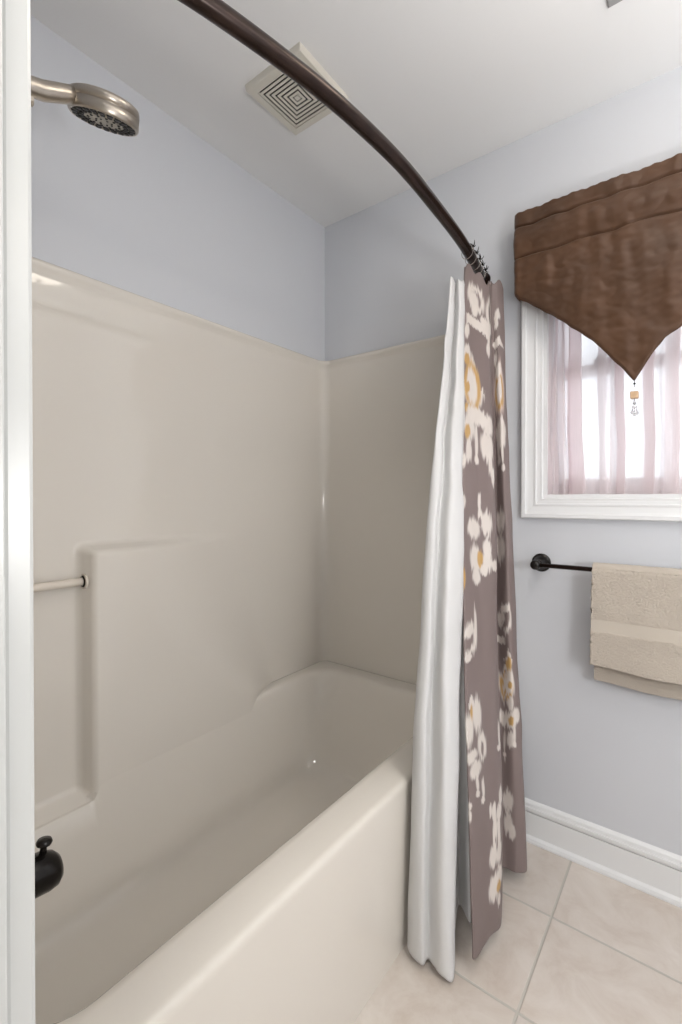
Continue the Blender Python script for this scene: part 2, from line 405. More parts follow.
# surround: a path round three walls, a height field along its normal
SX, SY0, SY1, R = -1.395, .175, 1.692, .045
path = []
def seg(a, b, st=.008):
    n = max(1, int(math.dist(a, b) / st)); return [(a[0] + (b[0] - a[0]) * k / n, a[1] + (b[1] - a[1]) * k / n) for k in range(n)]
path += [(p, (0, 1)) for p in seg((-.612, SY0), (SX + R, SY0), .03)]
path += [((SX + R - R * math.sin(t), SY0 + R - R * math.cos(t)), (math.sin(t), math.cos(t))) for t in np.linspace(0, math.pi / 2, 9)[:-1]]
path += [(p, (1, 0)) for p in seg((SX, SY0 + R), (SX, SY1 - R))]
path += [((SX + R - R * math.cos(t), SY1 - R + R * math.sin(t)), (math.cos(t), -math.sin(t))) for t in np.linspace(0, math.pi / 2, 9)[:-1]]
path += [(p, (0, -1)) for p in seg((SX + R, SY1), (-.612, SY1), .03)] + [((-.612, SY1), (0, -1))]
pp = np.array([p for p, n in path]); nn = np.array([n for p, n in path])
zs = np.unique(np.round(np.concatenate([np.arange(.330, 1.79, .008), np.linspace(1.79, 1.831, 14)]), 4))
lipz = np.array([0, 1.790, 1.802, 1.810, 1.818, 1.824, 1.829, 1.832]); lipd = np.array([0, 0, .003, .006, .007, .0055, .000, -.014])
Yg = pp[None, :, 1]; Zg = zs[:, None]
D = .066
side = smoothstep(.594, .622, Yg); top = 1 - smoothstep(1.040, 1.066, Zg)
shelf = 1 - smoothstep(.347, .378, Zg)
low = np.clip((1.06 - Zg) / .60, 0, 1) ** 1.5
fade = 1 - smoothstep(.66 + .52 * low, 1.20 + .18 * low, Yg)
h = D * fade * top * np.maximum(side, shelf + 0 * Yg)
h = h * (nn[None, :, 0] > .99) + np.interp(zs, lipz, lipd)[:, None]
V = np.zeros((len(zs), len(pp), 3)); V[..., 0] = pp[None, :, 0] + nn[None, :, 0] * h; V[..., 1] = pp[None, :, 1] + nn[None, :, 1] * h; V[..., 2] = Zg
sr = grid_mesh('wall_surround', V, M_tub, tub)
# grab bar of the soap niche with its end socket
bm = bmesh.new(); add_tube(bm, [(-1.365, .195 + .42 * k / 8, .9625) for k in range(9)], .0115, 16)
bar = obj('washcloth_bar', bm, M_acryl, tub, smooth=True)
bm = bmesh.new(); add_lathe(bm, [(.0165, .004), (.0165, 0.0), (.0135, -.004), (.0115, -.003), (.0115, .004)], (-1.365, .6015, .9625), (0, 1, 0), 24)
k = obj('bar_socket', bm, M_black, bar, smooth=True); k.matrix_parent_inverse = Matrix()
bm = bmesh.new(); add_lathe(bm, [(.021, .006), (.021, .001), (.0165, -.001), (.0165, .006)], (-1.365, .6015, .9625), (0, 1, 0), 24)
k = obj('socket_ring', bm, M_acryl, bar, smooth=True); k.matrix_parent_inverse = Matrix()

# ------------------------------------------------------------------ shower head on its arm
sh = thing('wall_shower', 'brushed nickel shower head with round nozzle plate on the tub end wall', 'shower head', (-1.0, YF, 1.95))
bm = bmesh.new(); add_lathe(bm, [(.0, .012), (.018, .012), (.030, .006), (.031, 0)], (-1.0, YF, 1.945), (0, 1, 0), 28)
obj('wall_flange', bm, M_nickel, sh, smooth=True)
bm = bmesh.new(); add_tube(bm, [(-1.0, YF + .002, 1.945), (-1.0, .20, 1.947), (-1.0, .26, 1.953), (-1.0, .32, 1.957), (-1.0, .37, 1.972), (-1.0, .41, 1.993), (-1.0, .445, 2.012)],
         [.011, .011, .012, .0165, .0175, .0165, .015], 20)
obj('handle', bm, M_nickel, sh, smooth=True)
bm = bmesh.new(); add_box(bm, -1.006, -.994, .27, .355, 1.931, 1.945, .003); add_box(bm, -.998, -.984, .335, .350, 1.929, 1.938, .001)
k = obj('bracket', bm, M_nickel, sh)
ax = Vector((-.36, .12, -.92)).normalized(); O = Vector((-1.0, .488, 2.012))
bm = bmesh.new()
add_lathe(bm, [(.0, -.021), (.040, -.021), (.060, -.0195), (.0655, -.016), (.067, -.011), (.0672, -.002), (.0655, -.0015), (.0655, -.0002), (.0675, .0005), (.0675, .018), (.0655, .021), (.062, .021), (.062, .018)], O, ax, 56)
obj('head_shell', bm, M_nickel, sh, smooth=False)
for p in bpy.data.objects['head_shell'].data.polygons: p.use_smooth = True
bm = bmesh.new(); add_lathe(bm, [(.062, .0185), (.040, .0195), (.036, .021), (.020, .0215), (.0, .021)], O, ax, 48)
fp = obj('nozzle_plate', bm, M_face, sh, smooth=True)
u = ax.orthogonal().normalized(); v = ax.cross(u)
bm = bmesh.new()
for rr, cnt, s in ((.0548, 22, .0066), (.0425, 20, .0052), (.030, 12, .0030), (.016, 8, .0024)):
    for q in range(cnt):
        a = 2 * math.pi * (q + .5 * (cnt % 4 == 2)) / cnt; p = O + ax * .0195 + (u * math.cos(a) + v * math.sin(a)) * rr
        add_lathe(bm, [(s, 0), (s * .9, .003), (s * .5, .0036)], p, ax, 10)
k = obj('nozzle', bm, M_rubber, fp, smooth=False); k['kind'] = 'stuff'; k.matrix_parent_inverse = Matrix()

# ------------------------------------------------------------------ tub spout
sp = thing('tub_spout', 'dark bronze tub spout with lift knob on the tub end wall', 'tub spout', (-1.0, .175, .46))
bm = bmesh.new()
prof = [(.175, .030, .462), (.182, .032, .462), (.20, .0305, .462), (.26, .031, .460), (.31, .033, .456), (.345, .0355, .452), (.372, .0355, .449), (.388, .031, .446), (.397, .022, .445), (.401, .010, .445)]
rings = []
for y, r, z in prof:
    rings.append([bm.verts.new((-1.01 + r * math.cos(a), y, z + .020 + r * 1.05 * math.sin(a))) for a in [2 * math.pi * q / 28 for q in range(28)]])
for a, b in zip(rings, rings[1:]):
    for q in range(28): bm.faces.new((a[q], a[(q + 1) % 28], b[(q + 1) % 28], b[q]))
bm.faces.new(rings[0]); bm.faces.new(rings[-1]); obj('spout_body', bm, M_black, sp, smooth=True)
bm = bmesh.new(); add_lathe(bm, [(.007, 0), (.006, .012), (.0055, .018), (.013, .020), (.0145, .024), (.012, .029), (.0, .031)], (-1.01, .368, .502), (0, .12, 1), 20)
obj('diverter_knob', bm, M_black, sp, smooth=True)

# ------------------------------------------------------------------ curved shower rod
rod = thing('shower_rod', 'curved oil rubbed bronze shower curtain rod bowed out over the tub', 'curtain rod', (-.66, 1.70, 2.0))
ctl = np.array([(-.755, .140), (-.712, .26), (-.676, .37), (-.6457, .4693), (-.6134, .6187), (-.5905, .7689), (-.5772, .975), (-.5828, 1.1748), (-.5985, 1.41), (-.6275, 1.6223), (-.642, 1.704)])
RODP = catmull(ctl, np.linspace(0, len(ctl) - 1, 90)); ROD_Z = 2.0
bm = bmesh.new(); add_tube(bm, [(p[0], p[1], ROD_Z) for p in RODP], .0165, 24); obj('rod', bm, M_bronze, rod, smooth=True)
for (x, y, d) in ((-.755, .138, 1), (-.642, 1.705, -1)):
    bm = bmesh.new(); add_lathe(bm, [(.029, 0), (.029, .004), (.026, .009), (.021, .014), (.018, .026), (.0167, .028)], (x, y, ROD_Z), (0, d, 0), 28)
    obj('wall_flange', bm, M_bronze, rod, smooth=True)

# ------------------------------------------------------------------ shower curtain rings
rng = random.Random(4)
ring_ys = [1.468, 1.512, 1.556, 1.598, 1.640]
where = ['farthest from the window wall', 'second from the near curtain edge', 'in the middle of the bunch', 'second from the window wall', 'nearest to the window wall']
for q, y in enumerate(ring_ys):
    x = float(np.interp(y, RODP[:, 1], RODP[:, 0])); tilt = rng.uniform(-.25, .25)
    t = thing('curtain_ring', 'wire curtain ring with dark scroll, ' + where[q], 'curtain ring', (x, y, ROD_Z), 'rings bunched at the end of the shower rod')
    bm = bmesh.new(); n = 28; loop = []
    for k in range(n + 1):
        a = 2 * math.pi * k / n; rr = .0205; loop.append((x + rr * math.cos(a), y + tilt * rr * math.cos(a) + .3 * tilt * rr * math.sin(a), ROD_Z - .0045 + rr * 1.05 * math.sin(a)))
    add_tube(bm, loop, .0011, 6, caps=False); obj('ring_wire', bm, M_steel, t, smooth=True)
    bm = bmesh.new(); cx, cz = x + .0200, ROD_Z + .008
    for k in range(4):
        a = math.radians(rng.uniform(-120, -60) + 60 * k); L = rng.uniform(.010, .017)
        pts = [(cx + L * s * math.cos(a + .7 * s), y + tilt * .02 + .004 * math.sin(3 * s + k), cz + L * s * math.sin(a + .7 * s)) for s in (0, .35, .7, 1.0)]
        add_tube(bm, pts, [.0020, .0017, .0013, .0008], 6)
    add_ball(bm, (cx, y, cz), .0034, 8); obj('scroll', bm, M_black, t, smooth=True)

# ------------------------------------------------------------------ shower liner and printed curtain
CURTAIN=[
 [(-0.644,1.570,1.945),(-0.619,1.510,1.568),(-0.590,1.440,1.191),(-0.554,1.370,0.814),(-0.517,1.310,0.437),(-0.483,1.250,0.060)],
 [(-0.630,1.500,1.969),(-0.599,1.420,1.585),(-0.563,1.330,1.201),(-0.523,1.250,0.818),(-0.481,1.180,0.434),(-0.443,1.120,0.050)],
 [(-0.607,1.540,1.960),(-0.580,1.480,1.578),(-0.545,1.410,1.196),(-0.507,1.330,0.814),(-0.466,1.260,0.432),(-0.432,1.200,0.050)],
 [(-0.581,1.580,1.930),(-0.555,1.540,1.554),(-0.520,1.480,1.178),(-0.488,1.410,0.802),(-0.451,1.340,0.426),(-0.421,1.270,0.050)],
 [(-0.581,1.620,1.940),(-0.570,1.610,1.562),(-0.555,1.590,1.184),(-0.540,1.560,0.806),(-0.509,1.500,0.428),(-0.484,1.440,0.050)],
 [(-0.566,1.635,1.955),(-0.546,1.610,1.574),(-0.516,1.575,1.193),(-0.491,1.540,0.812),(-0.461,1.500,0.431),(-0.439,1.460,0.050)],
 [(-0.555,1.665,1.930),(-0.538,1.650,1.554),(-0.512,1.625,1.178),(-0.484,1.590,0.802),(-0.449,1.540,0.426),(-0.418,1.490,0.050)],
 [(-0.572,1.685,1.930),(-0.559,1.680,1.554),(-0.540,1.670,1.178),(-0.519,1.650,0.802),(-0.492,1.620,0.426),(-0.463,1.580,0.050)],
]
LINER=[
 [(-0.654,1.460,1.905),(-0.632,1.360,1.529),(-0.625,1.270,1.153),(-0.626,1.210,0.777),(-0.624,1.160,0.401),(-0.619,1.135,0.025)],
 [(-0.643,1.420,1.905),(-0.622,1.310,1.528),(-0.614,1.210,1.151),(-0.608,1.140,0.774),(-0.601,1.090,0.397),(-0.601,1.075,0.020)],
 [(-0.639,1.440,1.905),(-0.615,1.330,1.528),(-0.589,1.210,1.151),(-0.573,1.130,0.774),(-0.558,1.075,0.397),(-0.550,1.055,0.020)],
 [(-0.643,1.465,1.905),(-0.617,1.355,1.528),(-0.591,1.240,1.151),(-0.570,1.160,0.774),(-0.554,1.105,0.397),(-0.541,1.080,0.020)],
 [(-0.626,1.450,1.905),(-0.590,1.340,1.528),(-0.556,1.230,1.151),(-0.526,1.140,0.774),(-0.505,1.085,0.397),(-0.498,1.060,0.020)],
 [(-0.620,1.470,1.905),(-0.581,1.370,1.526),(-0.545,1.280,1.147),(-0.516,1.200,0.768),(-0.495,1.140,0.389),(-0.480,1.090,0.010)],
 [(-0.623,1.485,1.905),(-0.590,1.400,1.536),(-0.557,1.315,1.167),(-0.531,1.250,0.798),(-0.530,1.235,0.429),(-0.527,1.230,0.060)],
 [(-0.630,1.510,1.905),(-0.599,1.430,1.542),(-0.569,1.360,1.179),(-0.533,1.290,0.816),(-0.497,1.225,0.453),(-0.466,1.170,0.090)],
 [(-0.659,1.570,1.905),(-0.633,1.510,1.538),(-0.603,1.440,1.171),(-0.566,1.370,0.804),(-0.529,1.310,0.437),(-0.495,1.250,0.070)],
]

def wrinkle(V, amp, s, seed):
    d = vnoise(V, s, seed); V = V.copy(); V[..., 0] += amp * d; V[..., 1] += amp * .5 * d; return V
L, la = cloth_grid(LINER, 260, .006)
L = wrinkle(L, .006, (9, 9, 3.5), 3.1); L = wrinkle(L, .0025, (26, 26, 9), 8.2)
hang = np.linspace(0, 1, 260)[:, None]
for j in range(L.shape[1]):                                          # gathers fan out from the rings: the top is pulled up at each ring
    L[:, j, 2] += (.004 * math.cos(j * .55)) * np.exp(-np.linspace(0, 1, 260) * 40)
lin = grid_mesh('shower_liner', L, M_liner); solid(lin, .0016)
tag(lin, 'plain white shower liner hanging outside the tub apron', 'shower liner')
G, ca = cloth_grid(CURTAIN, 860, .0024)
G = wrinkle(G, .004, (9, 9, 4), 1.7); G = wrinkle(G, .0014, (30, 30, 12), 5.5)
for j in range(G.shape[1]):
    G[:, j, 2] += .010 * math.cos(ca[j] * 2 * math.pi / .075) * np.exp(-np.linspace(0, 1, 860) * 60)
BASE = np.array([.225, .178, .170]); WHITE = np.array([.70, .645, .60]); GOLD = np.array([.52, .32, .115]); PINK = np.array([.62, .50, .45])
MOTIF = [
 (1,0,0.1951,1.8549,0.0513,0.0499,0.00),
 (0,0,0.1855,1.8416,0.0275,0.0391,0.00),
 (0,0,0.1879,1.8084,0.0185,0.0212,0.00),
 (3,0,0.2048,1.7664,0.0652,0.0175,0.00),
 (0,0,0.1445,1.7222,0.0160,0.0276,0.00),
 (0,0,0.2409,1.7930,0.0222,0.0177,0.00),
 (1,0,0.3011,1.8350,0.0533,0.0642,0.00),
 (0,0,0.2915,1.7841,0.0367,0.0213,0.00),
 (0,0,0.4216,1.8239,0.0209,0.0213,0.00),
 (0,0,0.4143,1.7930,0.0126,0.0177,0.00),
 (3,0,0.4192,1.7288,0.0310,0.0141,0.50),
 (3,0,0.2698,1.7620,0.0178,0.0319,-0.50),
 (0,0,0.2674,1.7067,0.0169,0.0282,0.00),
 (0,0,0.4047,1.6779,0.0097,0.0246,0.00),
 (0,0,0.1445,1.6470,0.0248,0.0305,0.00),
 (4,0,0.1783,1.5497,0.0626,0.1072,0.00),
 (1,1,0.1759,1.5474,0.0465,0.0836,0.00),
 (0,0,0.1734,1.5430,0.0282,0.0634,0.00),
 (0,1,0.1518,1.5320,0.0119,0.0198,0.00),
 (0,1,0.1445,1.6271,0.0185,0.0203,0.00),
 (0,1,0.1445,1.4656,0.0113,0.0162,0.00),
 (0,3,0.4240,1.5629,0.0297,0.0977,0.00),
 (1,1,0.4240,1.5563,0.0237,0.0698,0.00),
 (0,0,0.4240,1.5519,0.0153,0.0453,0.00),
 (0,0,0.4216,1.6271,0.0179,0.0280,0.00),
 (0,0,0.1975,1.4523,0.0557,0.0297,0.00),
 (0,0,0.1566,1.4059,0.0291,0.0448,0.00),
 (0,1,0.1469,1.3882,0.0155,0.0253,0.00),
 (0,0,0.1518,1.3285,0.0162,0.0405,0.00),
 (0,0,0.2385,1.3661,0.0318,0.0527,0.00),
 (0,0,0.2529,1.4413,0.0445,0.0337,0.00),
 (0,0,0.4240,1.4236,0.0268,0.0413,0.00),
 (0,0,0.4264,1.3904,0.0207,0.0342,0.00),
 (0,0,0.1903,1.3705,0.0083,0.0645,0.00),
 (0,0,0.1903,1.3086,0.0111,0.0159,0.00),
 (0,0,0.4095,1.3882,0.0057,0.0689,0.00),
 (0,0,0.4095,1.3218,0.0073,0.0171,0.00),
 (0,0,0.4264,1.3506,0.0069,0.0545,0.00),
 (0,0,0.4264,1.2909,0.0089,0.0135,0.00),
 (0,0,0.2505,1.3086,0.0093,0.0392,0.00),
 (0,0,0.2650,1.2710,0.0118,0.0326,0.00),
 (0,0,0.1229,1.2997,0.0174,0.0245,0.00),
 (0,0,0.1204,1.1758,0.0185,0.0235,0.00),
 (0,0,0.1999,1.1825,0.0071,0.0308,0.00),
 (0,0,0.2024,1.1360,0.0095,0.0304,0.00),
 (0,0,0.1734,1.0962,0.0274,0.0324,0.00),
 (0,0,0.2289,1.1183,0.0244,0.0398,0.00),
 (0,0,0.4071,1.1205,0.0151,0.0402,0.00),
 (0,2,0.2024,1.1205,0.0065,0.0151,0.00),
 (0,0,0.1807,1.0100,0.0240,0.0432,0.00),
 (0,0,0.2289,1.0453,0.0182,0.0300,0.00),
 (0,0,0.4047,1.0299,0.0144,0.0467,0.00),
 (0,0,0.2289,1.0055,0.0202,0.0326,0.00),
 (0,1,0.1999,1.0100,0.0131,0.0262,0.00),
 (0,0,0.1831,0.9569,0.0178,0.0227,0.00),
 (0,0,0.2144,0.9768,0.0160,0.0175,0.00),
 (0,0,0.2650,0.9945,0.0224,0.0182,0.00),
 (0,1,0.1180,0.9613,0.0212,0.0329,0.00),
 (1,0,0.1445,0.7888,0.0329,0.0470,0.00),
 (0,2,0.1204,0.7799,0.0367,0.0181,0.00),
 (0,0,0.1445,0.8109,0.0188,0.0184,0.00),
 (0,0,0.1710,0.8175,0.0059,0.0592,0.00),
 (0,0,0.1373,0.7423,0.0210,0.0102,0.00),
 (1,0,0.4192,0.7954,0.0238,0.0473,0.00),
 (0,2,0.4023,0.7512,0.0140,0.0223,0.00),
 (0,0,0.4071,0.8020,0.0098,0.0193,0.00),
 (3,0,0.3999,0.7290,0.0145,0.0115,0.00),
 (0,0,0.4192,0.8308,0.0152,0.0127,0.00),
 (4,0,0.4216,0.6627,0.0135,0.0399,0.00),
 (0,1,0.4216,0.6561,0.0090,0.0245,0.00),
 (0,0,0.4143,0.5897,0.0248,0.0517,0.00),
 (1,1,0.4143,0.5897,0.0204,0.0395,0.00),
 (0,0,0.4216,0.5985,0.0146,0.0334,0.00),
 (0,1,0.4216,0.5941,0.0067,0.0121,0.00),
 (0,0,0.4216,0.5366,0.0086,0.0240,0.00),
 (0,0,0.3999,0.4880,0.0155,0.0241,0.00),
 (0,0,0.4216,0.4880,0.0196,0.0268,0.00),
 (0,0,0.4433,0.5056,0.0153,0.0239,0.00),
 (0,1,0.4216,0.4857,0.0084,0.0149,0.00),
 (0,0,0.2626,0.5167,0.0090,0.0370,0.00),
 (0,0,0.2602,0.4880,0.0139,0.0105,0.00),
 (0,0,0.4047,0.4238,0.0026,0.0478,0.00),
 (0,0,0.4047,0.3796,0.0034,0.0089,0.00),
 (0,0,0.4192,0.4304,0.0087,0.0267,0.00),
 (0,0,0.4312,0.4481,0.0053,0.0415,0.00),
 (0,0,0.4312,0.4172,0.0069,0.0118,0.00),
 (4,0,0.1494,0.6273,0.0153,0.0224,0.00),
 (0,0,0.1710,0.5919,0.0185,0.0452,0.00),
 (0,1,0.1494,0.5919,0.0061,0.0344,0.10),
 (0,0,0.1301,0.5654,0.0273,0.0410,0.00),
 (0,0,0.1855,0.5123,0.0189,0.0374,0.00),
 (0,2,0.1855,0.5034,0.0058,0.0199,0.00),
 (0,0,0.1373,0.4990,0.0305,0.0166,0.00),
 (0,0,0.1542,0.4636,0.0251,0.0215,0.00),
 (0,0,0.1590,0.4282,0.0057,0.0238,0.00),
 (0,0,0.1590,0.4039,0.0078,0.0095,0.00),
 (0,0,0.1807,0.4083,0.0056,0.0290,0.00),
 (0,0,0.1783,0.3796,0.0077,0.0096,0.00),
 (0,0,0.4095,0.2491,0.0118,0.0319,0.00),
 (0,0,0.2578,0.3641,0.0094,0.0252,0.00),
 (0,0,0.4095,0.1849,0.0095,0.0345,0.00),
 (0,0,0.4168,0.1606,0.0078,0.0228,0.00),
 (0,0,0.2240,0.3375,0.0093,0.0221,0.00),
 (0,0,0.2481,0.3287,0.0140,0.0198,0.00),
 (0,0,0.2096,0.3420,0.0055,0.0195,0.00),
 (3,0,0.2240,0.2845,0.0056,0.0387,-0.35),
 (3,0,0.2457,0.2845,0.0068,0.0416,0.30),
 (0,0,0.2313,0.2977,0.0062,0.0390,0.00),
 (0,0,0.2192,0.2292,0.0196,0.0286,0.00),
 (0,0,0.2481,0.2292,0.0140,0.0290,0.00),
 (0,0,0.2216,0.1540,0.0270,0.0327,0.00),
 (0,0,0.2481,0.1694,0.0202,0.0285,0.00),
 (0,1,0.2457,0.1495,0.0123,0.0142,0.00),
 (0,0,0.2481,0.1164,0.0095,0.0164,0.00),
 (0,0,0.1204,0.3663,0.0121,0.0160,0.00),
 (0,0,0.1229,0.3884,0.0123,0.0092,0.00),
]

def paint(a, z):
    col = np.broadcast_to(BASE, a.shape + (3,)).copy()
    col *= (1 + .05 * np.sin(a * 2600) * .5)[..., None]
    nz = np.interp((a * 900) % 1024, np.arange(1025), JIT)            # ragged ikat edges: threads shifted up and down
    nz2 = np.interp((a * 320 + 300) % 1024, np.arange(1025), JIT)
    for kind, cid, ac, zc, ra, rz, ang in MOTIF:
        pal = (WHITE, GOLD, BASE, PINK)[cid]
        da = a - ac; dz = z - zc + (.6 * nz + .4 * nz2) * min(.022, .5 * rz)
        c, s = math.cos(ang), math.sin(ang); x = (da * c + dz * s * ra / rz) / ra if False else da / ra * c + dz / rz * s; y = -da / ra * s + dz / rz * c
        r = np.sqrt(x * x + y * y)
        if kind == 0: m = 1 - smoothstep(.74, 1.14, r)
        elif kind == 1: m = (1 - smoothstep(.82, 1.1, r)) * smoothstep(.46, .70, r)               # ring
        elif kind == 2: m = (1 - smoothstep(.9, 1.06, r)) * smoothstep(.50, .66, r) * (1 - ((x < .1) & (y < -.1)))   # open hook
        elif kind == 3: m = 1 - smoothstep(.85, 1.1, np.maximum(np.abs(x), np.abs(y)))            # bar
        else: m = 1 - smoothstep(.85, 1.1, np.abs(x) * (1 + .5 * (y > 0)) + np.abs(y) ** 1.5)     # leaf / drop
        col += (pal - col) * (m * .96)[..., None]
    return col
_j = random.Random(11); JIT = np.array([_j.uniform(-1, 1) for _ in range(1025)])
AA = np.broadcast_to(ca[None, :], G.shape[:2]); ZZ = np.linspace(1, 0, 860)[:, None] * 1.9 + .05 + 0 * AA
colr = paint(AA, ZZ)
cur = grid_mesh('shower_curtain', G, [M_print, M_lining])
at = cur.data.color_attributes.new('print', 'FLOAT_COLOR', 'POINT')
at.data.foreach_set('color', np.concatenate([colr, np.ones(colr.shape[:2] + (1,))], -1).astype(np.float32).ravel())
solid(cur, .0022, 0.0, 0)
tag(cur, 'taupe shower curtain with white and gold ikat flowers, gathered beside the window', 'shower curtain')

# ------------------------------------------------------------------ ceiling exhaust fan and air register
fan = thing('exhaust_fan', 'square cream ceiling exhaust fan with nested square slots', 'exhaust fan', (-1.0, 1.085, H))
fx, fy = -1.000, 1.085
def sq(bm, o_, i_, z0, z1, bev=0):
    # square annulus with outer half o_, inner half i_
    a = [[bm.verts.new((fx + s * q[0], fy + s * q[1], z)) for q in ((-1, -1), (1, -1), (1, 1), (-1, 1))] for s, z in ((o_, z1), (o_, z0), (i_, z0), (i_, z1))]
    for p, r in zip(a, a[1:] + a[:1]):
        for k in range(4): bm.faces.new((p[k], p[(k + 1) % 4], r[(k + 1) % 4], r[k]))
bm = bmesh.new()
pr = [(.1135, H), (.1115, H - .016), (.1095, H - .0195), (.0865, H - .021), (.0855, H - .012)]
lp = [[bm.verts.new((fx + s * q[0], fy + s * q[1], z)) for q in ((-1, -1), (1, -1), (1, 1), (-1, 1))] for s, z in pr]
for p, r in zip(lp, lp[1:]):
    for k in range(4): bm.faces.new((p[k], p[(k + 1) % 4], r[(k + 1) % 4], r[k]))
obj('cover', bm, M_cream, fan)
bm = bmesh.new(); add_box(bm, fx - .0855, fx + .0855, fy - .0855, fy + .0855, H - .013, H - .011); obj('dark_opening', bm, M_dark, fan)
for k in range(6):
    o_ = .0825 - k * .0128; bm = bmesh.new(); sq(bm, o_, o_ - .0072, H - .0225, H - .0205); obj('square_louver', bm, M_cream, fan)
bm = bmesh.new(); add_box(bm, fx - .0055 - .002, fx + .0075, fy - .0075, fy + .0075, H - .0225, H - .012); obj('centre_button', bm, M_cream, fan)

reg = thing('ceiling_vent', 'grey metal ceiling air vent near the window wall', 'vent', (-.04, 1.30, H))
bm = bmesh.new(); x0, x1, y0, y1 = -.194, .114, 1.224, 1.386
pr = [(0, H), (0, H - .004), (.004, H - .007), (.022, H - .008), (.024, H - .003)]
lp = [[bm.verts.new(q) for q in ((x0 + i, y0 + i, z), (x1 - i, y0 + i, z), (x1 - i, y1 - i, z), (x0 + i, y1 - i, z))] for i, z in pr]
for p, r in zip(lp, lp[1:]):
    for k in range(4): bm.faces.new((p[k], p[(k + 1) % 4], r[(k + 1) % 4], r[k]))
obj('vent_frame', bm, M_greymetal, reg)
for k in range(8):
    bm = bmesh.new(); yy = y0 + .03 + k * .0145; add_box(bm, x0 + .024, x1 - .024, yy, yy + .009, H - .006, H - .004); obj('louver', bm, M_greymetal, reg)

# ------------------------------------------------------------------ voile curtains inside the window
def voile(name, label, xs, zb, ztop=1.93, y0=1.728, seed=0):
    # xs: list of (x at top, x at bottom, y offset) fold points
    nr = 90; A = np.array(xs, float); n = len(A); t = np.linspace(0, n - 1, (n - 1) * 8 + 1)
    P = catmull(A, t); V = np.zeros((nr, len(t), 3)); f = np.linspace(0, 1, nr)[:, None]
    V[..., 0] = P[None, :, 0] * (1 - f) + P[None, :, 1] * f; V[..., 1] = y0 + P[None, :, 2] * (.6 + .4 * f)
    V[..., 2] = ztop + (np.asarray(np.interp(P[:, 1], *zb))[None, :] - ztop) * f
    V[..., 0] += .006 * vnoise(V, (3, 3, 6), seed); V[..., 1] += .004 * vnoise(V, (8, 8, 5), seed + 4)
    o = grid_mesh(name, V, M_sheer); tag(o, label, 'curtain', 'voile curtains in the window')
    return o
# left panel: bunched pleats, then a thin single layer towards the middle
voile('voile_curtain', 'left pink voile curtain, bunched in pleats at the left window jamb',
      [(-.418, -.405, -.010), (-.408, -.436, -.016), (-.395, -.418, .006), (-.380, -.400, -.016), (-.396, -.386, .012), (-.366, -.366, -.014), (-.378, -.352, .010),
       (-.350, -.346, -.016), (-.352, -.356, .012), (-.318, -.302, -.016), (-.352, -.348, -.004), (-.335, -.330, .010), (-.300, -.300, .006), (-.270, -.272, .012), (-.240, -.246, .010)], ([-.44, -.30], [1.203, 1.209]), seed=2)
voile('voile_curtain', 'right white voile curtain, hanging in soft folds behind the tassel',
      [(-.268, -.262, -.002), (-.240, -.240, -.010), (-.222, -.226, .010), (-.185, -.190, -.012), (-.215, -.215, .000), (-.190, -.190, .014), (-.150, -.155, .002), (-.105, -.112, -.016),
       (-.135, -.142, .010), (-.098, -.100, .014), (-.082, -.086, -.010), (-.045, -.050, -.012), (-.066, -.070, .010), (-.02, -.01, .012), (.02, .02, -.012), (.06, .06, .010), (.104, .104, .008)],
      ([-.27, -.19, -.15, -.05, .11], [1.205, 1.200, 1.188, 1.185, 1.19]), y0=1.722, seed=9)
rodv = bmesh.new(); add_tube(rodv, [(WX0 + .012, 1.726, 1.935), (WX1 - .012, 1.726, 1.935)], .006, 12)
tag(obj('tension_rod', rodv, M_trim, smooth=True), 'thin white tension rod holding the voile curtains behind the valance', 'curtain rod')

# ------------------------------------------------------------------ brown pointed valance with a bead tassel
val = thing('window_valance', 'dark brown pointed fabric valance over the window with bead tassel', 'valance', (-.155, YB, 2.14))
VX0, VX1, VYF = -.510, .196, 1.622
bx = np.array([-.525, -.510, -.488, -.403, -.320, -.244, -.202, -.155, -.128, -.081, -.042, .03, .10, .178, .196, .21]); bz = np.array([1.898, 1.892, 1.866, 1.803, 1.732, 1.657, 1.601, 1.540, 1.587, 1.652, 1.679, 1.740, 1.803, 1.866, 1.892, 1.898])
nr, rc = 190, .018
pl = [(VX0 + .004, y) for y in np.linspace(1.703, VYF + rc, 14)] + [(VX0 + .004 + rc - rc * math.cos(t), VYF + rc - rc * math.sin(t)) for t in np.linspace(.2, math.pi / 2, 8)]
pl += [(x, VYF) for x in np.linspace(VX0 + .004 + rc + .004, VX1 - rc - .008, 170)]
pl += [(VX1 - .004 - rc + rc * math.sin(t), VYF + rc - rc * math.cos(t)) for t in np.linspace(0, math.pi / 2 - .2, 8)] + [(VX1 - .004, y) for y in np.linspace(VYF + rc, 1.703, 14)]
pl = np.array(pl); V = np.zeros((nr, len(pl), 3)); f = np.linspace(0, 1, nr)[:, None]
zt = 2.153 + .0008 * np.sin(pl[:, 0] * 95) + .0012 * np.sin(pl[:, 0] * 231 + 1)
zb_ = np.interp(pl[:, 0], bx, bz) + .0015 * np.sin(pl[:, 0] * 70 + 2) + .001 * np.sin(pl[:, 0] * 160)
V[..., 0] = pl[None, :, 0]; V[..., 1] = pl[None, :, 1]; V[..., 2] = zt[None] + (zb_ - zt)[None] * f
front = (np.abs(pl[:, 1] - VYF) < .03)[None, :] * 1.0
Zv, Xv = V[..., 2], V[..., 0]
seam = np.exp(-((Zv - 2.105 - .002 * np.sin(Xv * 60)) / .0035) ** 2) + np.exp(-((Zv - 2.002 - .003 * np.sin(Xv * 37)) / .0035) ** 2)
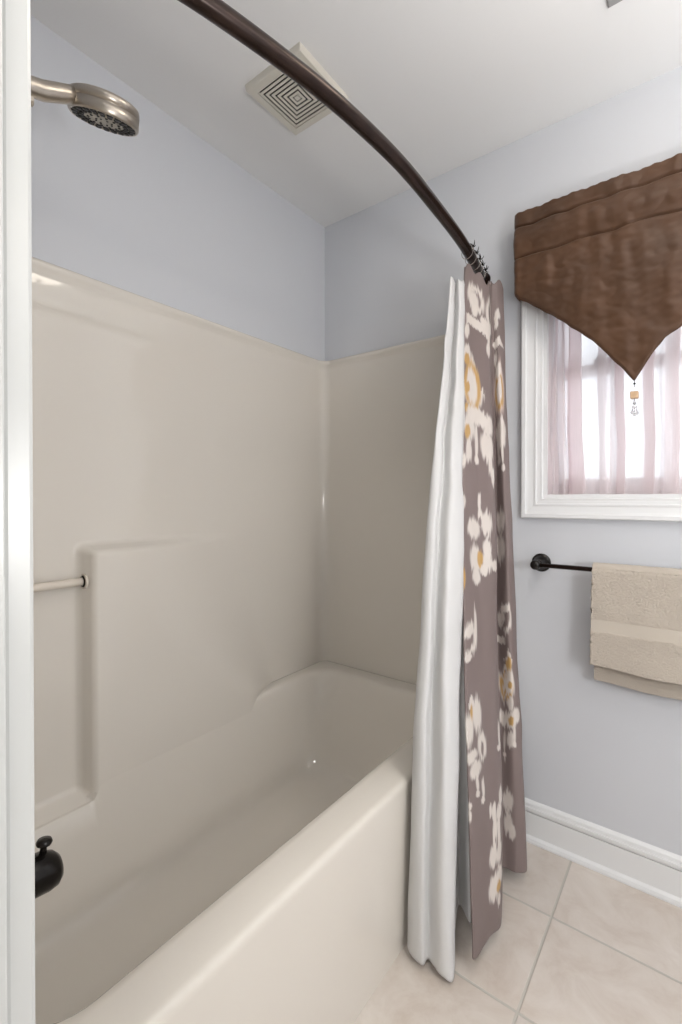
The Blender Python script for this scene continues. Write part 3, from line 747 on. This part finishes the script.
pk = vnoise(V, (26, 0, 7), 3.3); cr = vnoise(V, (17, 0, 24), 7.7); fine = vnoise(V, (48, 0, 60), 1.1); big = vnoise(V, (7, 0, 5), 9.4)
rodbulge = np.exp(-((Zv - 2.055) / .035) ** 2) * .010
disp = .007 * seam - rodbulge - .008 * big - .0060 * pk * (1 - .4 * np.exp(-((Zv - 2.05) / .06) ** 2)) - .0050 * np.abs(cr) - .0016 * fine
hem = np.exp(-((Zv - zb_[None, :]) / .006) ** 2); disp += .006 * hem
V[..., 1] += disp * front
V[..., 0] += (1 - front) * .003 * pk
fab = grid_mesh('valance_fabric', V, M_valance, val); solid(fab, .002)
bm = bmesh.new(); tx, ty = -.154, 1.617
add_tube(bm, [(tx, ty, 1.545), (tx, ty, 1.520)], .0008, 6); add_ball(bm, (tx, ty, 1.530), .0032, 8); cord = obj('tassel_cord', bm, M_cord, val, smooth=True)
bm = bmesh.new(); add_box(bm, tx - .0105, tx + .0105, ty - .0105, ty + .0105, 1.486, 1.507, .003)
obj('wooden_bead', bm, M_wood, val)
bm = bmesh.new()
for q, (dx, dy, L) in enumerate(((-.006, .002, .040), (.001, -.004, .048), (.007, .002, .043))):
    add_tube(bm, [(tx, ty, 1.487), (tx + dx * .5, ty + dy, 1.470), (tx + dx, ty + dy, 1.487 - L)], .0007, 5)
    for s in (.35, .6, .8, 1.0): add_ball(bm, (tx + dx * s, ty + dy * s, 1.487 - L * s), .0024 + .0018 * (s == 1.0), 8, (1, 1, 1.3))
obj('crystal_drops', bm, M_crystal, val)

# ------------------------------------------------------------------ towel bar and towel
BZ, BY = .973, 1.632
tb = thing('towel_bar', 'dark bronze towel bar on the wall under the window', 'towel bar', (-.433, YB, BZ))
bm = bmesh.new(); add_tube(bm, [(-.440, BY, BZ), (-.1, BY, BZ), (.20, BY, BZ)], .0075, 18); obj('bar', bm, M_bronze, tb, smooth=True)
for x in (-.433, .195):
    bm = bmesh.new(); add_lathe(bm, [(.031, 0), (.0315, .004), (.029, .0075), (.024, .009), (.0235, .012), (.017, .018), (.0115, .026), (.010, .040), (.0105, .055), (.0155, .062), (.0165, .073), (.0155, .083), (.010, .088), (0, .089)],
                            (x, YB, BZ), (0, -1, 0), 32)
    obj('wall_post', bm, M_black, tb, smooth=True)
x0, x1 = -.262, .175; nx = 300
prof = []
zf, zk = .684, .624
for z in np.linspace(zk, BZ, 170): prof.append((BY + .0165 + .004 * (BZ - z), z, 1))
for t in np.linspace(0, math.pi, 24)[1:-1]: prof.append((BY + .0165 * math.cos(t), BZ + .0175 * math.sin(t), 0))
for z in np.linspace(BZ, zf, 180): prof.append((BY - .0165 - .030 * ((BZ - z) / .3) ** .8 * .35, z, -1))
prof = np.array(prof); xs = np.linspace(x0, x1, nx)
V = np.zeros((len(prof), nx, 3)); V[..., 0] = xs[None]; V[..., 1] = prof[:, 0][:, None]; V[..., 2] = prof[:, 1][:, None]
wav = .006 * np.sin((xs + .262) * 20 + .6); drop = np.clip((BZ - V[..., 2]) / .3, 0, 1)
V[..., 1] += np.where(prof[:, 2][:, None] == -1, wav[None] * drop * .9 - .004, wav[None] * drop * .35)
V[..., 2] += drop ** 3 * (.0025 * np.sin(xs * 22 + 1.0))[None] - drop * (.004 * (xs - x0) * 4)[None]
V[..., 0] += -.004 * drop * (xs[None] < -.2) * (prof[:, 2][:, None] == -1) + .001 * drop * (prof[:, 2][:, None] == 1) * (xs[None] < -.2)
big = vnoise(V, (9, 9, 9), 2.2); fine = vnoise(V, (270, 270, 270), 5.1); mid = vnoise(V, (60, 60, 60), 8.4)
dob = smoothstep(.786, .792, V[..., 2]) * (1 - smoothstep(.824, .830, V[..., 2])); edge = 1 - smoothstep(.0, .006, np.minimum(V[..., 2] - zk, 9)) * 1.0
terry = 1 - dob
V[..., 1] += -(.005 * big + (.0013 * fine + .0008 * mid) * terry) * np.where(prof[:, 2][:, None] >= 0, -.3, 1) + .0008 * dob * (prof[:, 2][:, None] == -1)
V[..., 0] += (.0022 * fine) * (np.abs(np.linspace(-1, 1, nx)) > .98)[None]
V[..., 2] += .0016 * fine * (prof[:, 2][:, None] == 0)
tw = grid_mesh('bath_towel', V, [M_towel, M_dobby]); solid(tw, .010, 0.0)
mi = np.zeros((len(prof) - 1, nx - 1), int); mi[dob[:-1, :-1] > .5] = 1
tw.data.polygons.foreach_set('material_index', mi.ravel().astype(np.int32)); tw.data.update()
tag(tw, 'beige terry towel folded over the dark towel bar', 'towel')

# ------------------------------------------------------------------ the lamps that light the room and the added fill lights (all outside the frame)
van = thing('vanity_light', 'three-shade vanity light on the right wall, out of the frame', 'wall light', (XR, .62, 2.12))
bm = bmesh.new(); add_box(bm, XR - .03, XR, .30, .94, 2.10, 2.18, .006); obj('back_plate', bm, M_nickel, van)
for y in (.40, .62, .84):
    bm = bmesh.new(); add_tube(bm, [(XR - .03, y, 2.14), (XR - .08, y, 2.15), (XR - .11, y, 2.135), (XR - .11, y, 2.11)], .008, 10); obj('arm', bm, M_nickel, van, smooth=True)
    bm = bmesh.new(); add_lathe(bm, [(.018, .0), (.030, -.012), (.046, -.05), (.060, -.10), (.057, -.10), (.0, -.085)], (XR - .11, y, 2.115), (0, 0, 1), 24)
    obj('lamp_shade', bm, M_shade, van, smooth=True)
cl = thing('ceiling_light', 'frosted glass bowl light on the bathroom ceiling, seen only as a reflection in the surround', 'ceiling light', (.05, 1.03, H))
bm = bmesh.new(); add_lathe(bm, [(.15, 0), (.15, .018), (.14, .026), (.0, .026)], (.05, 1.03, H), (0, 0, -1), 40); obj('ceiling_pan', bm, M_nickel, cl, smooth=False)
bm = bmesh.new(); add_lathe(bm, [(.172, .022), (.170, .030), (.155, .042), (.125, .058), (.09, .072), (.05, .082), (.014, .086), (.0, .086)], (.05, 1.03, H), (0, 0, -1), 48); obj('glass_bowl', bm, M_bowl, cl, smooth=True)
bm = bmesh.new(); add_lathe(bm, [(.013, .084), (.015, .090), (.010, .096), (.006, .102), (.0, .104)], (.05, 1.03, H), (0, 0, -1), 20); obj('finial', bm, M_nickel, cl, smooth=True)
hl = bpy.data.lights.new('hall_fill', 'AREA'); hl.shape = 'DISK'; hl.size = .5; hl.energy = HALL_FILL_WATTS; hl.color = (1, .97, .93)
ho = bpy.data.objects.new('hall_fill', hl); C.objects.link(ho); ho.location = (0.1, -.75, 2.40)  # unseen fill light added in the hall; no lamp is known there
fl = bpy.data.lights.new('off_camera_flash', 'POINT'); fl.energy = FLASH_WATTS; fl.shadow_soft_size = .10; fl.color = (1, .985, .97)
fo = bpy.data.objects.new('off_camera_flash', fl); C.objects.link(fo); fo.location = (.60, .48, 1.15)  # direct flash, moved off the camera to the right, inside the room
sl = bpy.data.lights.new('ceiling_bounce_fill', 'SPOT'); sl.energy = BOUNCE_FILL_WATTS; sl.spot_size = math.radians(120); sl.spot_blend = .6; sl.shadow_soft_size = .06; sl.color = (1, .985, .97)
so = bpy.data.objects.new('ceiling_bounce_fill', sl); C.objects.link(so); so.location = (.60, .75, 1.40); so.rotation_euler = (math.radians(180), 0, 0)  # added spot aimed upwards, brightens the room by bouncing off the ceiling
